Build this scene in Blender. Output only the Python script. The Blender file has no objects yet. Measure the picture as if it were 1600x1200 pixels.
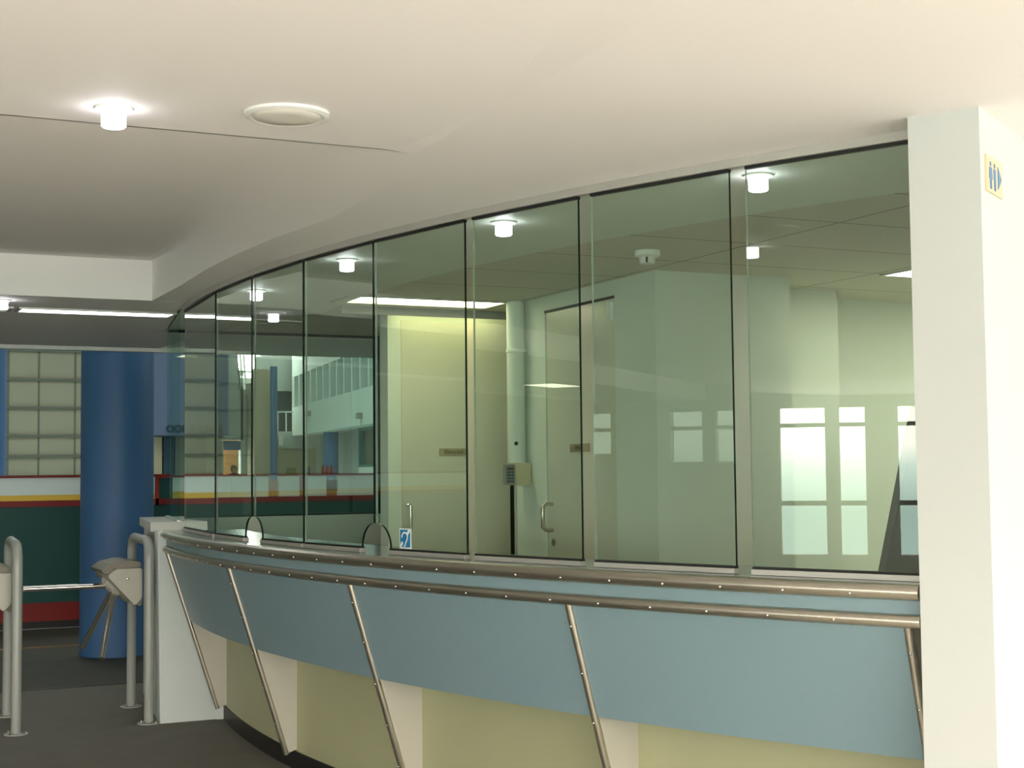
import bpy, bmesh, math, random
from mathutils import Vector, Matrix
random.seed(4)
SC = bpy.context.scene
COL = SC.collection
D2R = math.radians

# ------------------------------------------------------------ camera
YAW, PITCH, ROLL, FPX = D2R(25.73), D2R(3.36), D2R(-0.588), 2301.0
f0 = Vector((math.sin(YAW), math.cos(YAW), 0)); r0 = Vector((math.cos(YAW), -math.sin(YAW), 0)); u0 = Vector((0, 0, 1))
fw = f0 * math.cos(PITCH) + u0 * math.sin(PITCH)
up = u0 * math.cos(PITCH) - f0 * math.sin(PITCH)
rt = r0 * math.cos(ROLL) + up * math.sin(ROLL)
uc = up * math.cos(ROLL) - r0 * math.sin(ROLL)
cd = bpy.data.cameras.new('camera'); cam = bpy.data.objects.new('camera', cd); COL.objects.link(cam)
cd.sensor_width = 36.0; cd.lens = FPX / 1600.0 * 36.0; cd.clip_start = 0.05; cd.clip_end = 500
M = Matrix((rt, uc, -fw)).transposed().to_4x4(); M.translation = Vector((0, 0, 1.5)); cam.matrix_world = M
SC.camera = cam

# ------------------------------------------------------------ view, world, daylight
SC.view_settings.view_transform = 'Standard'; SC.view_settings.look = 'None'
SC.view_settings.gamma = 1.0; SC.view_settings.exposure = 0.0
try: SC.view_settings.use_curve_mapping = False
except Exception: pass
W = bpy.data.worlds.new('world'); SC.world = W; W.use_nodes = True
wn = W.node_tree; wn.nodes.clear()
wo = wn.nodes.new('ShaderNodeOutputWorld'); bg = wn.nodes.new('ShaderNodeBackground')
tc = wn.nodes.new('ShaderNodeTexCoord'); sp = wn.nodes.new('ShaderNodeSeparateXYZ'); cr = wn.nodes.new('ShaderNodeValToRGB')
mr = wn.nodes.new('ShaderNodeMapRange'); mr.inputs[1].default_value = -0.25; mr.inputs[2].default_value = 0.25
wn.links.new(tc.outputs['Generated'], sp.inputs[0]); wn.links.new(sp.outputs[2], mr.inputs[0]); wn.links.new(mr.outputs[0], cr.inputs[0])
e = cr.color_ramp.elements
e[0].position = 0.0; e[0].color = (0.98, 0.95, 0.90, 1)
e[1].position = 1.0; e[1].color = (1.0, 0.94, 0.86, 1)
for p, c in ((0.17, (0.97, 0.95, 0.90, 1)), (0.30, (0.34, 0.42, 0.37, 1)), (0.44, (0.28, 0.37, 0.33, 1)), (0.5, (0.55, 0.64, 0.56, 1)), (0.53, (0.95, 0.90, 0.80, 1))):
    k = e.new(p); k.color = c
wn.links.new(cr.outputs[0], bg.inputs[0]); bg.inputs[1].default_value = 12.2
wn.links.new(bg.outputs[0], wo.inputs[0])

def portal(loc, rot, sx, sy):
    L = bpy.data.lights.new('window_daylight', 'AREA'); L.shape = 'RECTANGLE'; L.size = sx; L.size_y = sy
    L.cycles.is_portal = True
    o = bpy.data.objects.new('window_daylight', L); COL.objects.link(o); o.location = loc; o.rotation_euler = rot
BACKY, LEFTX = -4.0, -14.0
portal((0.75, BACKY - 0.02, 1.45), (D2R(-90), 0, 0), 15.5, 2.1)      # glazed wall behind the viewer, facing +Y
portal((LEFTX - 0.02, 2.0, 1.3), (D2R(-90), 0, D2R(-90)), 18.0, 2.2)  # windows of the lobby's left wall, facing +X

portal((12.02, -0.6, 1.45), (D2R(90), 0, D2R(90)), 6.2, 2.1)   # windows of the right wall, facing -X
SUN = bpy.data.lights.new('sun', 'SUN'); SUN.energy = 1.4; SUN.angle = D2R(1.5); SUN.color = (1.0, 0.93, 0.80)
so = bpy.data.objects.new('sun', SUN); COL.objects.link(so); so.rotation_euler = Vector((0.78, -0.60, 0.24)).to_track_quat('Z', 'Y').to_euler(); so.location = (20, -15, 8)

# ------------------------------------------------------------ materials
def mat(name, col, rough=0.6, metal=0.0, noise=0.0, nscale=8.0, bump=0.0, bscale=200.0, spec=0.5, coat=0.0):
    m = bpy.data.materials.new(name); m.use_nodes = True; nt = m.node_tree; b = nt.nodes['Principled BSDF']
    b.inputs['Base Color'].default_value = (*col, 1); b.inputs['Roughness'].default_value = rough
    b.inputs['Metallic'].default_value = metal; b.inputs['Specular IOR Level'].default_value = spec
    b.inputs['Coat Weight'].default_value = coat
    co = nt.nodes.new('ShaderNodeTexCoord')
    if noise > 0:
        n = nt.nodes.new('ShaderNodeTexNoise'); n.inputs['Scale'].default_value = nscale; n.inputs['Detail'].default_value = 5
        nt.links.new(co.outputs['Object'], n.inputs['Vector'])
        mx = nt.nodes.new('ShaderNodeMix'); mx.data_type = 'RGBA'
        mx.inputs[6].default_value = (*[c * (1 - noise) for c in col], 1)
        mx.inputs[7].default_value = (*[min(1, c * (1 + noise)) for c in col], 1)
        nt.links.new(n.outputs['Fac'], mx.inputs[0]); nt.links.new(mx.outputs[2], b.inputs['Base Color'])
    if bump > 0:
        n2 = nt.nodes.new('ShaderNodeTexNoise'); n2.inputs['Scale'].default_value = bscale; n2.inputs['Detail'].default_value = 3
        nt.links.new(co.outputs['Object'], n2.inputs['Vector'])
        bp = nt.nodes.new('ShaderNodeBump'); bp.inputs['Strength'].default_value = bump; bp.inputs['Distance'].default_value = 0.002
        nt.links.new(n2.outputs['Fac'], bp.inputs['Height']); nt.links.new(bp.outputs[0], b.inputs['Normal'])
    return m

def emis(name, col, s):
    m = bpy.data.materials.new(name); m.use_nodes = True; nt = m.node_tree; nt.nodes.clear()
    o = nt.nodes.new('ShaderNodeOutputMaterial'); e_ = nt.nodes.new('ShaderNodeEmission')
    e_.inputs[0].default_value = (*col, 1); e_.inputs[1].default_value = s; nt.links.new(e_.outputs[0], o.inputs[0]); return m

def glass(name, tint, ior=1.5, boost=1.0):
    m = bpy.data.materials.new(name); m.use_nodes = True; nt = m.node_tree; nt.nodes.clear()
    o = nt.nodes.new('ShaderNodeOutputMaterial'); t = nt.nodes.new('ShaderNodeBsdfTransparent'); g = nt.nodes.new('ShaderNodeBsdfGlossy')
    t.inputs[0].default_value = (*tint, 1); g.inputs['Roughness'].default_value = 0.0; g.inputs[0].default_value = (0.93, 1.0, 0.95, 1)
    f = nt.nodes.new('ShaderNodeFresnel'); f.inputs[0].default_value = ior
    ge = nt.nodes.new('ShaderNodeNewGeometry')
    ii = nt.nodes.new('ShaderNodeMath'); ii.operation = 'SUBTRACT'; ii.inputs[0].default_value = 1.0; nt.links.new(ge.outputs['Backfacing'], ii.inputs[1])
    mu = nt.nodes.new('ShaderNodeMath'); mu.operation = 'MULTIPLY'
    m2 = nt.nodes.new('ShaderNodeMath'); m2.operation = 'MULTIPLY'; m2.inputs[1].default_value = boost; m2.use_clamp = True
    nt.links.new(f.outputs[0], mu.inputs[0]); nt.links.new(ii.outputs[0], mu.inputs[1]); nt.links.new(mu.outputs[0], m2.inputs[0])
    mx = nt.nodes.new('ShaderNodeMixShader'); nt.links.new(m2.outputs[0], mx.inputs[0]); nt.links.new(t.outputs[0], mx.inputs[1]); nt.links.new(g.outputs[0], mx.inputs[2])
    nt.links.new(mx.outputs[0], o.inputs[0]); return m

MT = {}
MT['plaster'] = mat('white_plaster', (0.545, 0.565, 0.545), 0.75, noise=0.02, nscale=1.2, bump=0.15, bscale=90)
MT['endpaint'] = mat('end_panel_paint', (0.64, 0.70, 0.68), 0.5, noise=0.02, nscale=3)
MT['ceilpaint'] = mat('ceiling_paint', (0.87, 0.845, 0.825), 0.7, noise=0.02, nscale=0.8, bump=0.12, bscale=90)
MT['wallpaint'] = mat('booth_wall_paint', (0.72, 0.77, 0.69), 0.55, noise=0.02, nscale=1.5)
MT['doorpaint'] = mat('door_paint', (0.66, 0.66, 0.55), 0.28, noise=0.02, nscale=1.5)
MT['cream'] = mat('cream_green_board', (0.40, 0.41, 0.245), 0.5, noise=0.04, nscale=3)
MT['blue'] = mat('blue_grey_laminate', (0.205, 0.30, 0.335), 0.38, noise=0.03, nscale=30, bump=0.05, bscale=400)
MT['ledge'] = mat('worktop_laminate', (0.17, 0.215, 0.21), 0.16, noise=0.05, nscale=40)
MT['fin'] = mat('fin_board', (0.52, 0.50, 0.42), 0.5, noise=0.03, nscale=6)
MT['steel'] = mat('brushed_aluminium', (0.60, 0.56, 0.48), 0.30, 1.0, noise=0.06, nscale=60)
MT['alu'] = mat('anodised_channel', (0.55, 0.54, 0.50), 0.42, 0.55, noise=0.02, nscale=20)
MT['chrome'] = mat('chrome', (0.75, 0.72, 0.66), 0.12, 1.0)
MT['screw'] = mat('screw_steel', (0.85, 0.82, 0.75), 0.15, 1.0)
MT['black'] = mat('black_rubber', (0.008, 0.008, 0.007), 0.6)
MT['edge'] = mat('dark_glass_edge', (0.006, 0.016, 0.010), 0.25)
MT['glass'] = glass('green_glass', (0.90, 0.962, 0.93), 1.55, 1.9)
MT['edge_highlight'] = mat('glass_edge_highlight', (0.24, 0.30, 0.24), 0.3)  # left glass edge coloured lighter to draw the highlight along it
MT['clear'] = glass('clear_glass', (0.86, 0.955, 0.92), 1.12, 0.22)
MT['tint'] = glass('dimming_glass', (0.38, 0.42, 0.40), 1.45, 1.0)
MT['plinth'] = mat('black_plinth', (0.012, 0.011, 0.010), 0.5)
MT['carpet'] = mat('grey_green_carpet', (0.19, 0.18, 0.155), 0.95, noise=0.12, nscale=5, bump=0.8, bscale=700)
MT['bouncefloor'] = mat('pale_bounce_floor', (0.62, 0.58, 0.50), 0.5, noise=0.05, nscale=3)
MT['rubber'] = mat('dark_rubber_floor', (0.055, 0.048, 0.036), 0.8, noise=0.35, nscale=2.2, bump=0.3, bscale=150)
MT['brass'] = mat('copper_strip', (0.40, 0.20, 0.07), 0.4, 0.6)
MT['column'] = mat('blue_column_paint', (0.055, 0.155, 0.35), 0.5, noise=0.04, nscale=4)
MT['post'] = mat('grey_powder_coat', (0.34, 0.36, 0.335), 0.30, noise=0.03, nscale=20)
MT['tbody'] = mat('beige_powder_coat', (0.46, 0.45, 0.385), 0.40, noise=0.03, nscale=30)
MT['tlid'] = mat('dark_beige_cover', (0.21, 0.19, 0.15), 0.45, noise=0.05, nscale=30)
MT['teal'] = mat('teal_board', (0.003, 0.065, 0.06), 0.5, noise=0.06, nscale=3)
MT['redb'] = mat('red_board', (0.23, 0.008, 0.006), 0.45, noise=0.06, nscale=3)
MT['yellow'] = mat('yellow_board', (0.88, 0.58, 0.06), 0.45, noise=0.03, nscale=3)
MT['white'] = mat('white_board', (0.86, 0.98, 0.97), 0.35, noise=0.03, nscale=2)
MT['hallwall'] = mat('hall_cladding', (0.40, 0.38, 0.29), 0.7, noise=0.05, nscale=0.5)
MT['girt'] = mat('hall_girt', (0.16, 0.17, 0.14), 0.6)
MT['lav'] = mat('lavender_blue_paint', (0.12, 0.155, 0.27), 0.6, noise=0.03, nscale=1)
MT['facade'] = mat('white_facade', (0.72, 0.80, 0.76), 0.6, noise=0.02, nscale=1)
MT['greyfac'] = mat('pale_grey_panel', (0.52, 0.56, 0.54), 0.6, noise=0.03, nscale=1)
MT['beigew'] = mat('beige_wall', (0.46, 0.40, 0.28), 0.7, noise=0.03, nscale=1)
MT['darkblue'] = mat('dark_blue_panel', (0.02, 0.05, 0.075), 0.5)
MT['winteal'] = mat('dark_window_glass', (0.05, 0.11, 0.12), 0.08, noise=0.5, nscale=2.5)
MT['frame_teal'] = mat('teal_frame', (0.07, 0.20, 0.21), 0.5)
MT['darkgrey'] = mat('dark_grey_panel', (0.12, 0.125, 0.11), 0.4, noise=0.05, nscale=4)
MT['orange'] = mat('orange_light_and_board', (0.48, 0.23, 0.10), 0.7, noise=0.1, nscale=3)
MT['red'] = mat('red_plastic', (0.45, 0.02, 0.015), 0.4)
MT['green'] = mat('green_plastic', (0.16, 0.26, 0.06), 0.5)
MT['bluep'] = mat('blue_plastic', (0.03, 0.10, 0.28), 0.4)
MT['cloth'] = mat('dark_clothes', (0.03, 0.035, 0.035), 0.9)
MT['skin'] = mat('skin', (0.42, 0.23, 0.15), 0.6)
MT['hair'] = mat('dark_hair', (0.02, 0.014, 0.010), 0.8)
MT['beigebox'] = mat('beige_plastic', (0.60, 0.55, 0.36), 0.45)
MT['greybox'] = mat('grey_plastic', (0.30, 0.31, 0.27), 0.45)
MT['signtan'] = mat('tan_sign', (0.36, 0.31, 0.18), 0.4)
MT['signcream'] = mat('cream_sign', (0.62, 0.52, 0.34), 0.4)
MT['ink'] = mat('dark_ink', (0.05, 0.055, 0.04), 0.6)
MT['signblue'] = mat('blue_ink', (0.01, 0.19, 0.42), 0.5)
MT['signwhite'] = mat('white_ink', (0.85, 0.87, 0.85), 0.5)
MT['inkblue'] = mat('pale_blue_ink', (0.10, 0.22, 0.38), 0.5)
MT['detector'] = mat('white_plastic', (0.82, 0.82, 0.78), 0.4)
MT['grille'] = mat('speaker_grille', (0.76, 0.73, 0.66), 0.6, bump=0.5, bscale=900)
MT['lampwhite'] = emis('lamp_glow', (0.97, 0.94, 1.0), 14.0)
MT['tube'] = emis('fluorescent_glow', (1.0, 0.98, 1.0), 9.0)
MT['tubewarm'] = emis('warm_fluorescent_glow', (1.0, 0.95, 0.72), 16.0)
MT['tubeyellow'] = emis('yellow_fluorescent_glow', (1.0, 0.93, 0.58), 8.0)
MT['covetube'] = emis('cove_tube_glow', (1.0, 0.90, 0.40), 13.0)
MT['trofferglow'] = emis('troffer_glow', (1.0, 0.95, 0.72), 7.0)
MT['lampdim'] = mat('louvre', (0.5, 0.5, 0.42), 0.4)

def tile_mat():
    m = mat('ceiling_tiles', (0.66, 0.66, 0.55), 0.8)
    nt = m.node_tree; b = nt.nodes['Principled BSDF']; co = nt.nodes['Texture Coordinate']
    mp = nt.nodes.new('ShaderNodeMapping'); mp.inputs['Location'].default_value = (-3.87 + 1.2 * 20, -4.27 + 0.61 * 20, 0)
    br = nt.nodes.new('ShaderNodeTexBrick'); br.offset = 0.0; br.inputs['Scale'].default_value = 1.0
    br.inputs['Brick Width'].default_value = 1.2; br.inputs['Row Height'].default_value = 0.61; br.inputs['Mortar Size'].default_value = 0.006
    br.inputs['Color1'].default_value = (0.66, 0.66, 0.55, 1); br.inputs['Color2'].default_value = (0.64, 0.64, 0.53, 1); br.inputs['Mortar'].default_value = (0.22, 0.22, 0.17, 1)
    nt.links.new(co.outputs['Object'], mp.inputs[0]); nt.links.new(mp.outputs[0], br.inputs[0]); nt.links.new(br.outputs['Color'], b.inputs['Base Color'])
    return m
MT['tiles'] = tile_mat()

# ------------------------------------------------------------ mesh helpers
class MB:
    def __init__(s): s.v = []; s.f = []; s.mi = []
    def add(s, vs, fs, mi=0):
        n = len(s.v); s.v += [tuple(v) for v in vs]; s.f += [tuple(i + n for i in f) for f in fs]; s.mi += [mi] * len(fs); return s
    def hexa(s, b, t, mi=0):   # b, t: 4 bottom and 4 top points, same winding
        return s.add(list(b) + list(t), [(3, 2, 1, 0), (4, 5, 6, 7), (0, 1, 5, 4), (1, 2, 6, 5), (2, 3, 7, 6), (3, 0, 4, 7)], mi)
    def box(s, x0, x1, y0, y1, z0, z1, mi=0):
        return s.hexa([(x0, y0, z0), (x1, y0, z0), (x1, y1, z0), (x0, y1, z0)], [(x0, y0, z1), (x1, y0, z1), (x1, y1, z1), (x0, y1, z1)], mi)
    def prism(s, pts, ext, mi=0):   # 3D polygon extruded by vector
        n = len(pts); ext = Vector(ext); p2 = [Vector(p) + ext for p in pts]
        fs = [tuple(range(n - 1, -1, -1)), tuple(range(n, 2 * n))] + [(i, (i + 1) % n, n + (i + 1) % n, n + i) for i in range(n)]
        return s.add(list(pts) + p2, fs, mi)
    def tube(s, pts, r, seg=12, caps=True, mi=0):
        pts = [Vector(p) for p in pts]; rings = []
        tprev = None; nrm = None
        for i, p in enumerate(pts):
            t = (pts[min(i + 1, len(pts) - 1)] - pts[max(i - 1, 0)]).normalized()
            if nrm is None:
                a = Vector((0, 0, 1)) if abs(t.z) < 0.9 else Vector((1, 0, 0)); nrm = (a - t * a.dot(t)).normalized()
            else: nrm = (nrm - t * nrm.dot(t)).normalized()
            bn = t.cross(nrm); rr = r[i] if isinstance(r, (list, tuple)) else r
            rings.append([p + nrm * rr * math.cos(2 * math.pi * k / seg) + bn * rr * math.sin(2 * math.pi * k / seg) for k in range(seg)])
        vs = [v for R_ in rings for v in R_]; fs = []
        for i in range(len(rings) - 1):
            for k in range(seg):
                a = i * seg + k; b = i * seg + (k + 1) % seg; fs.append((a, b, b + seg, a + seg))
        if caps:
            fs.append(tuple(range(seg - 1, -1, -1))); fs.append(tuple(range((len(rings) - 1) * seg, len(rings) * seg)))
        return s.add(vs, fs, mi)
    def lathe(s, prof, c=(0, 0, 0), seg=32, mi=0, axis=(0, 0, 1)):
        q = Vector((0, 0, 1)).rotation_difference(Vector(axis)); vs = []; fs = []; n = len(prof)
        for k in range(seg):
            a = 2 * math.pi * k / seg
            for r_, z_ in prof: vs.append(Vector(c) + q @ Vector((r_ * math.cos(a), r_ * math.sin(a), z_)))
        for k in range(seg):
            for i in range(n - 1):
                a = k * n + i; b = ((k + 1) % seg) * n + i; fs.append((a, b, b + 1, a + 1))
        if prof[0][0] > 1e-6: fs.append(tuple(k * n for k in range(seg - 1, -1, -1)))
        if prof[-1][0] > 1e-6: fs.append(tuple(k * n + n - 1 for k in range(seg)))
        return s.add(vs, fs, mi)
    def build(s, name, m, parent=None, smooth=None, bevel=0.0, loc=None):
        me = bpy.data.meshes.new(name)
        off = Vector(loc) if loc is not None else Vector((0, 0, 0))
        me.from_pydata([tuple(Vector(v) - off) for v in s.v], [], s.f); me.validate()
        ms = m if isinstance(m, (list, tuple)) else [m]
        for x in ms: me.materials.append(MT[x] if isinstance(x, str) else x)
        if len(ms) > 1:
            for p, i in zip(me.polygons, s.mi): p.material_index = i
        bm = bmesh.new(); bm.from_mesh(me); bmesh.ops.remove_doubles(bm, verts=bm.verts, dist=1e-6)
        bmesh.ops.recalc_face_normals(bm, faces=bm.faces)
        if bevel: 
            bmesh.ops.bevel(bm, geom=[e_ for e_ in bm.edges if len(e_.link_faces) == 2 and e_.calc_face_angle(0) > 0.6], offset=bevel, segments=2, affect='EDGES', clamp_overlap=True)
        bm.to_mesh(me); bm.free()
        if smooth is not None:
            for p in me.polygons: p.use_smooth = True
            me.set_sharp_from_angle(angle=D2R(smooth))
        o = bpy.data.objects.new(name, me); COL.objects.link(o); o.location = off
        if parent is not None: o.parent = parent; o.location = off - parent_world(parent)
        return o
def parent_world(p):
    v = Vector((0, 0, 0))
    while p is not None: v += Vector(p.location); p = p.parent
    return v
def tag(o, label=None, cat=None, group=None, kind=None):
    if label: o['label'] = label
    if cat: o['category'] = cat
    if group: o['group'] = group
    if kind: o['kind'] = kind
    return o
def struct(o, label=None): o['kind'] = 'structure'; return tag(o, label)
def empty(name, loc, label, cat, group=None):
    o = bpy.data.objects.new(name, None); COL.objects.link(o); o.location = loc; o.empty_display_size = 0.1
    return tag(o, label, cat, group)
def copy_tree(o, parent=None):
    c = o.copy(); COL.objects.link(c)
    if parent: c.parent = parent
    for ch in [x for x in bpy.data.objects if x.parent is o]: copy_tree(ch, c)
    return c
def text(name, s, size, m, parent, loc, xdir, zdir=(0, 0, 1), depth=0.002, align='CENTER', bold=0.0):
    cu = bpy.data.curves.new(name, 'FONT'); cu.body = s; cu.size = size; cu.extrude = depth; cu.align_x = align; cu.align_y = 'CENTER'; cu.offset = bold
    t = bpy.data.objects.new('tmp', cu); COL.objects.link(t)
    dg = bpy.context.evaluated_depsgraph_get(); me = bpy.data.meshes.new_from_object(t.evaluated_get(dg))
    bpy.data.objects.remove(t); me.materials.clear(); me.materials.append(MT[m])
    o = bpy.data.objects.new(name, me); COL.objects.link(o)
    X = Vector(xdir).normalized(); Z = Vector(zdir).normalized(); Yv = X.cross(Z) * -1
    Mx = Matrix((X, Z, X.cross(Z))).transposed().to_4x4(); Mx.translation = Vector(loc)
    if parent is not None:
        o.parent = parent; Mx.translation = Vector(loc) - parent_world(parent)
    o.matrix_local = Mx
    return o

# arc of the ticket counter: centre, radius; o = offset towards the lobby
CX, CY, RR = 11.6613, 7.7453, 9.6414
def A(th, o, z=0.0): a = D2R(th); return Vector((CX + (RR + o) * math.cos(a), CY + (RR + o) * math.sin(a), z))
T0, T1 = 172.55, 206.62
P1 = Vector((2.899, 3.331)); P2 = Vector((2.994, 3.142)); mdir = Vector((0.85, 0.527)).normalized()
def ths(a, b, n): return [a + (b - a) * i / n for i in range(n + 1)]
def ring(mb, prof, a, b, n, mi=0, closed=True):
    """sweep a closed (o,z) profile along the arc"""
    T = ths(a, b, n); m = len(prof); vs = [A(t, o, z) for t in T for o, z in prof]; fs = []
    for i in range(n):
        for k in range(m): fs.append((i * m + k, i * m + (k + 1) % m, (i + 1) * m + (k + 1) % m, (i + 1) * m + k))
    fs.append(tuple(range(m - 1, -1, -1))); fs.append(tuple(range(n * m, n * m + m)))
    return mb.add(vs, fs, mi)

# ------------------------------------------------------------ structure: floor
fl = MB(); fl.box(-14, 12, -4, 4.2, -.1, 0.0); struct(fl.build('floor_entrance', 'bouncefloor'), 'unseen entrance floor, made pale to bounce light')  # out of view; pale so it throws light up to the ceiling
bfp = [tuple(A(t, -.28, .004)) for t in ths(T0, T1, 20)] + [((P2 + mdir * 7).x, (P2 + mdir * 7).y, .004), (9.8, 8.7, .004), (9.8, 10.3, .004), (2.5, 10.3, .004)]
fl = MB(); fl.add(bfp, [tuple(range(len(bfp)))]); struct(fl.build('floor_booth', 'bouncefloor'), 'hidden booth floor, made pale to bounce light')  # hidden floor added in a pale colour to lift the booth ceiling
fl = MB(); fl.add([(-14, 4.2, 0), (12, 4.2, 0), (12, 10.84, 0), (-14, 10.84, 0)], [(0, 1, 2, 3)])
fl.add([(-14, 4.2, -.1), (12, 4.2, -.1), (12, 10.84, -.1), (-14, 10.84, -.1)], [(3, 2, 1, 0)])
struct(fl.build('floor', 'carpet'), 'grey-green carpet of the lobby')
fl = MB(); fl.box(-14, 30, 10.84, 15.1, -.1, -0.001); struct(fl.build('floor_corridor', 'rubber'), 'dark rubber floor beside the rink')
fl = MB(); fl.box(-14, 30, 15.1, 52, -.1, 0.0); struct(fl.build('floor_rink', 'white'))
fl = MB(); fl.box(-6, 8, 13.47, 13.50, -0.001, 0.004); struct(fl.build('trim_1', 'brass'), 'thin orange strip across the dark floor')
fl = MB(); fl.box(-6, 6, 10.825, 10.85, -0.001, 0.006); struct(fl.build('trim_2', 'plinth'))

# ------------------------------------------------------------ structure: ceilings
ZC = 2.52
low = [(1.84, 8.69), (1.832, 7.95), (1.805, 7.25), (1.808, 6.7), (1.835, 6.15), (1.90, 5.6), (1.86, 4.8), (1.76, 4.36)]
cre = [(1.755, 4.1), (1.74, 3.75), (1.735, 3.36), (1.725, 3.02), (1.71, 2.7), (1.70, 1.5), (1.70, -4)]
far = P2 + mdir * 8.5
cp = [(x, y, ZC) for x, y in low + cre] + [(12, -4, ZC), (far.x, far.y, ZC), (P2.x, P2.y, ZC), (P1.x, P1.y, ZC)]
cp += [tuple(A(t, 0.021, ZC)) for t in ths(T1, T0, 24)] + [(2.12, 8.69, ZC)]
mb = MB(); n = len(cp); mb.add(cp, [tuple(range(n))]); mb.add([(x, y, z + .02) for x, y, z in cp], [tuple(range(n))])
def tri_build(mb, name, m, smooth=None):
    o = mb.build(name, m, smooth=smooth)
    bm = bmesh.new(); bm.from_mesh(o.data); bmesh.ops.triangulate(bm, faces=[f for f in bm.faces if len(f.verts) > 4]); bm.to_mesh(o.data); bm.free(); return o
struct(tri_build(mb, 'ceiling', 'ceilpaint'), 'smooth plaster soffit along the glass screen')
# raised bay A (flat) with its curved edge, and the sloping bay B behind it
ZA = 2.528
edge = [(1.655, 4.36), (1.70, 4.29), (1.715, 4.13), (1.712, 3.91), (1.695, 3.68), (1.67, 3.44), (1.607, 3.13), (1.536, 2.84), (1.35, 2.2), (1.0, 1.2), (0.2, 0.0), (-1.5, -1.8), (-3.5, -4.0)]
mb = MB(); ap = [(-14, 4.37, ZA)] + [(x, y, ZA) for x, y in edge] + [(-14, -4, ZA)]
mb.add(ap, [tuple(range(len(ap)))]); struct(tri_build(mb, 'ceiling_bay', 'ceilpaint'), 'flat white ceiling bay with a curved edge')
mb = MB(); cr2 = [low[-1]] + cre
ed = edge[:]; cv = []; k = len(ed)
for i, (x, y) in enumerate(ed):
    f = i / (k - 1) * (len(cr2) - 1); j = min(int(f), len(cr2) - 2); t = f - j
    cv.append((cr2[j][0] * (1 - t) + cr2[j + 1][0] * t, cr2[j][1] * (1 - t) + cr2[j + 1][1] * t))
vs = [(x, y, ZA) for x, y in ed] + [(x, y, ZC) for x, y in cv]
mb.add(vs, [(i, i + 1, k + i + 1, k + i) for i in range(k - 1)]); struct(mb.build('ceiling_ramp', 'ceilpaint', smooth=60))
# sloping bay B + warped face C
BT = 2.757
def zb(y): return ZA + (BT - ZA) * (y - 4.37) / (8.69 - 4.37)
topc = [(1.84, 8.69), (1.79, 7.95), (1.70, 7.25), (1.60, 6.7), (1.50, 6.15), (1.44, 5.6), (1.50, 4.8), (1.655, 4.37)]
mb = MB(); R_ = len(topc); vs = []; cols = 12
for (lx, ly), (tx, ty) in zip(low, topc):
    for c in range(5):       # leftward fan then face
        t = c / 4.0; vs.append((-14 + (tx + 14) * (1 - (1 - t) ** 4) if c < 4 else tx, ty, zb(ty)))
    for c in range(1, 7):
        t = c / 6.0; vs.append((tx + (lx - tx) * t, ty + (ly - ty) * t, zb(ty) + (ZC - zb(ty)) * t))
w = 11
mb.add(vs, [(r * w + c, r * w + c + 1, (r + 1) * w + c + 1, (r + 1) * w + c) for r in range(R_ - 1) for c in range(w - 1)])
struct(mb.build('ceiling_slope', 'ceilpaint', smooth=80), 'ceiling bay sloping up to the bulkhead')
mb = MB(); mb.box(-14, 1.84, 8.69, 8.70, ZC, BT + .02); struct(mb.build('trim_3', 'ceilpaint'), 'pale bulkhead face above the corridor')
mb = MB(); mb.box(-14, 2.60, 8.70, 12.02, ZC, ZC + .02); mb.box(2.12, 2.6, 8.69, 8.70, ZC, ZC + .02)
struct(mb.build('ceiling_corridor', 'ceilpaint'), 'flat corridor ceiling beyond the bulkhead')
mb = MB(); mb.box(-14, 6.5, 12.0, 12.06, ZC - 0.03, 4.2); struct(mb.build('trim_4', 'ceilpaint'))
# booth ceiling: plaster margin and tiles
mb = MB(); ring(mb, [(-0.021, 2.508), (-0.021, 2.53), (-0.87, 2.53), (-0.87, 2.508)], 172.4, 206.9, 30); struct(mb.build('ceiling_margin', 'wallpaint'))
tp = [tuple(A(t, -0.84, 2.515)) for t in ths(172.0, 207.2, 24)]
q = P2 + mdir * 0.8; q2 = P2 + mdir * 8.0
tp += [(q.x, q.y, 2.515), (q2.x, q2.y, 2.515), (9.8, 10.5, 2.515), (2.25, 10.5, 2.515)]
mb = MB(); mb.add(tp, [tuple(range(len(tp)))]); struct(tri_build(mb, 'ceiling_booth', 'tiles'), 'tiled booth ceiling')
# outer roof to keep the sky out
mb = MB(); mb.box(-14.2, 12.2, -4.2, 12.1, 4.2, 4.3); struct(mb.build('ceiling_roof', 'plaster'))

# ------------------------------------------------------------ structure: walls
def wallbox(name, x0, x1, y0, y1, z0, z1, m, label=None):
    mb = MB(); mb.box(x0, x1, y0, y1, z0, z1); return struct(mb.build(name, m), label)
pr = [P1, P2, P2 + mdir * 9.5, P1 + mdir * 9.5]
mb = MB(); mb.hexa([(p.x, p.y, 0) for p in pr], [(p.x, p.y, 2.527) for p in pr]); struct(mb.build('wall_right', 'plaster'), 'white wall end and its bright side face')
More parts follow.
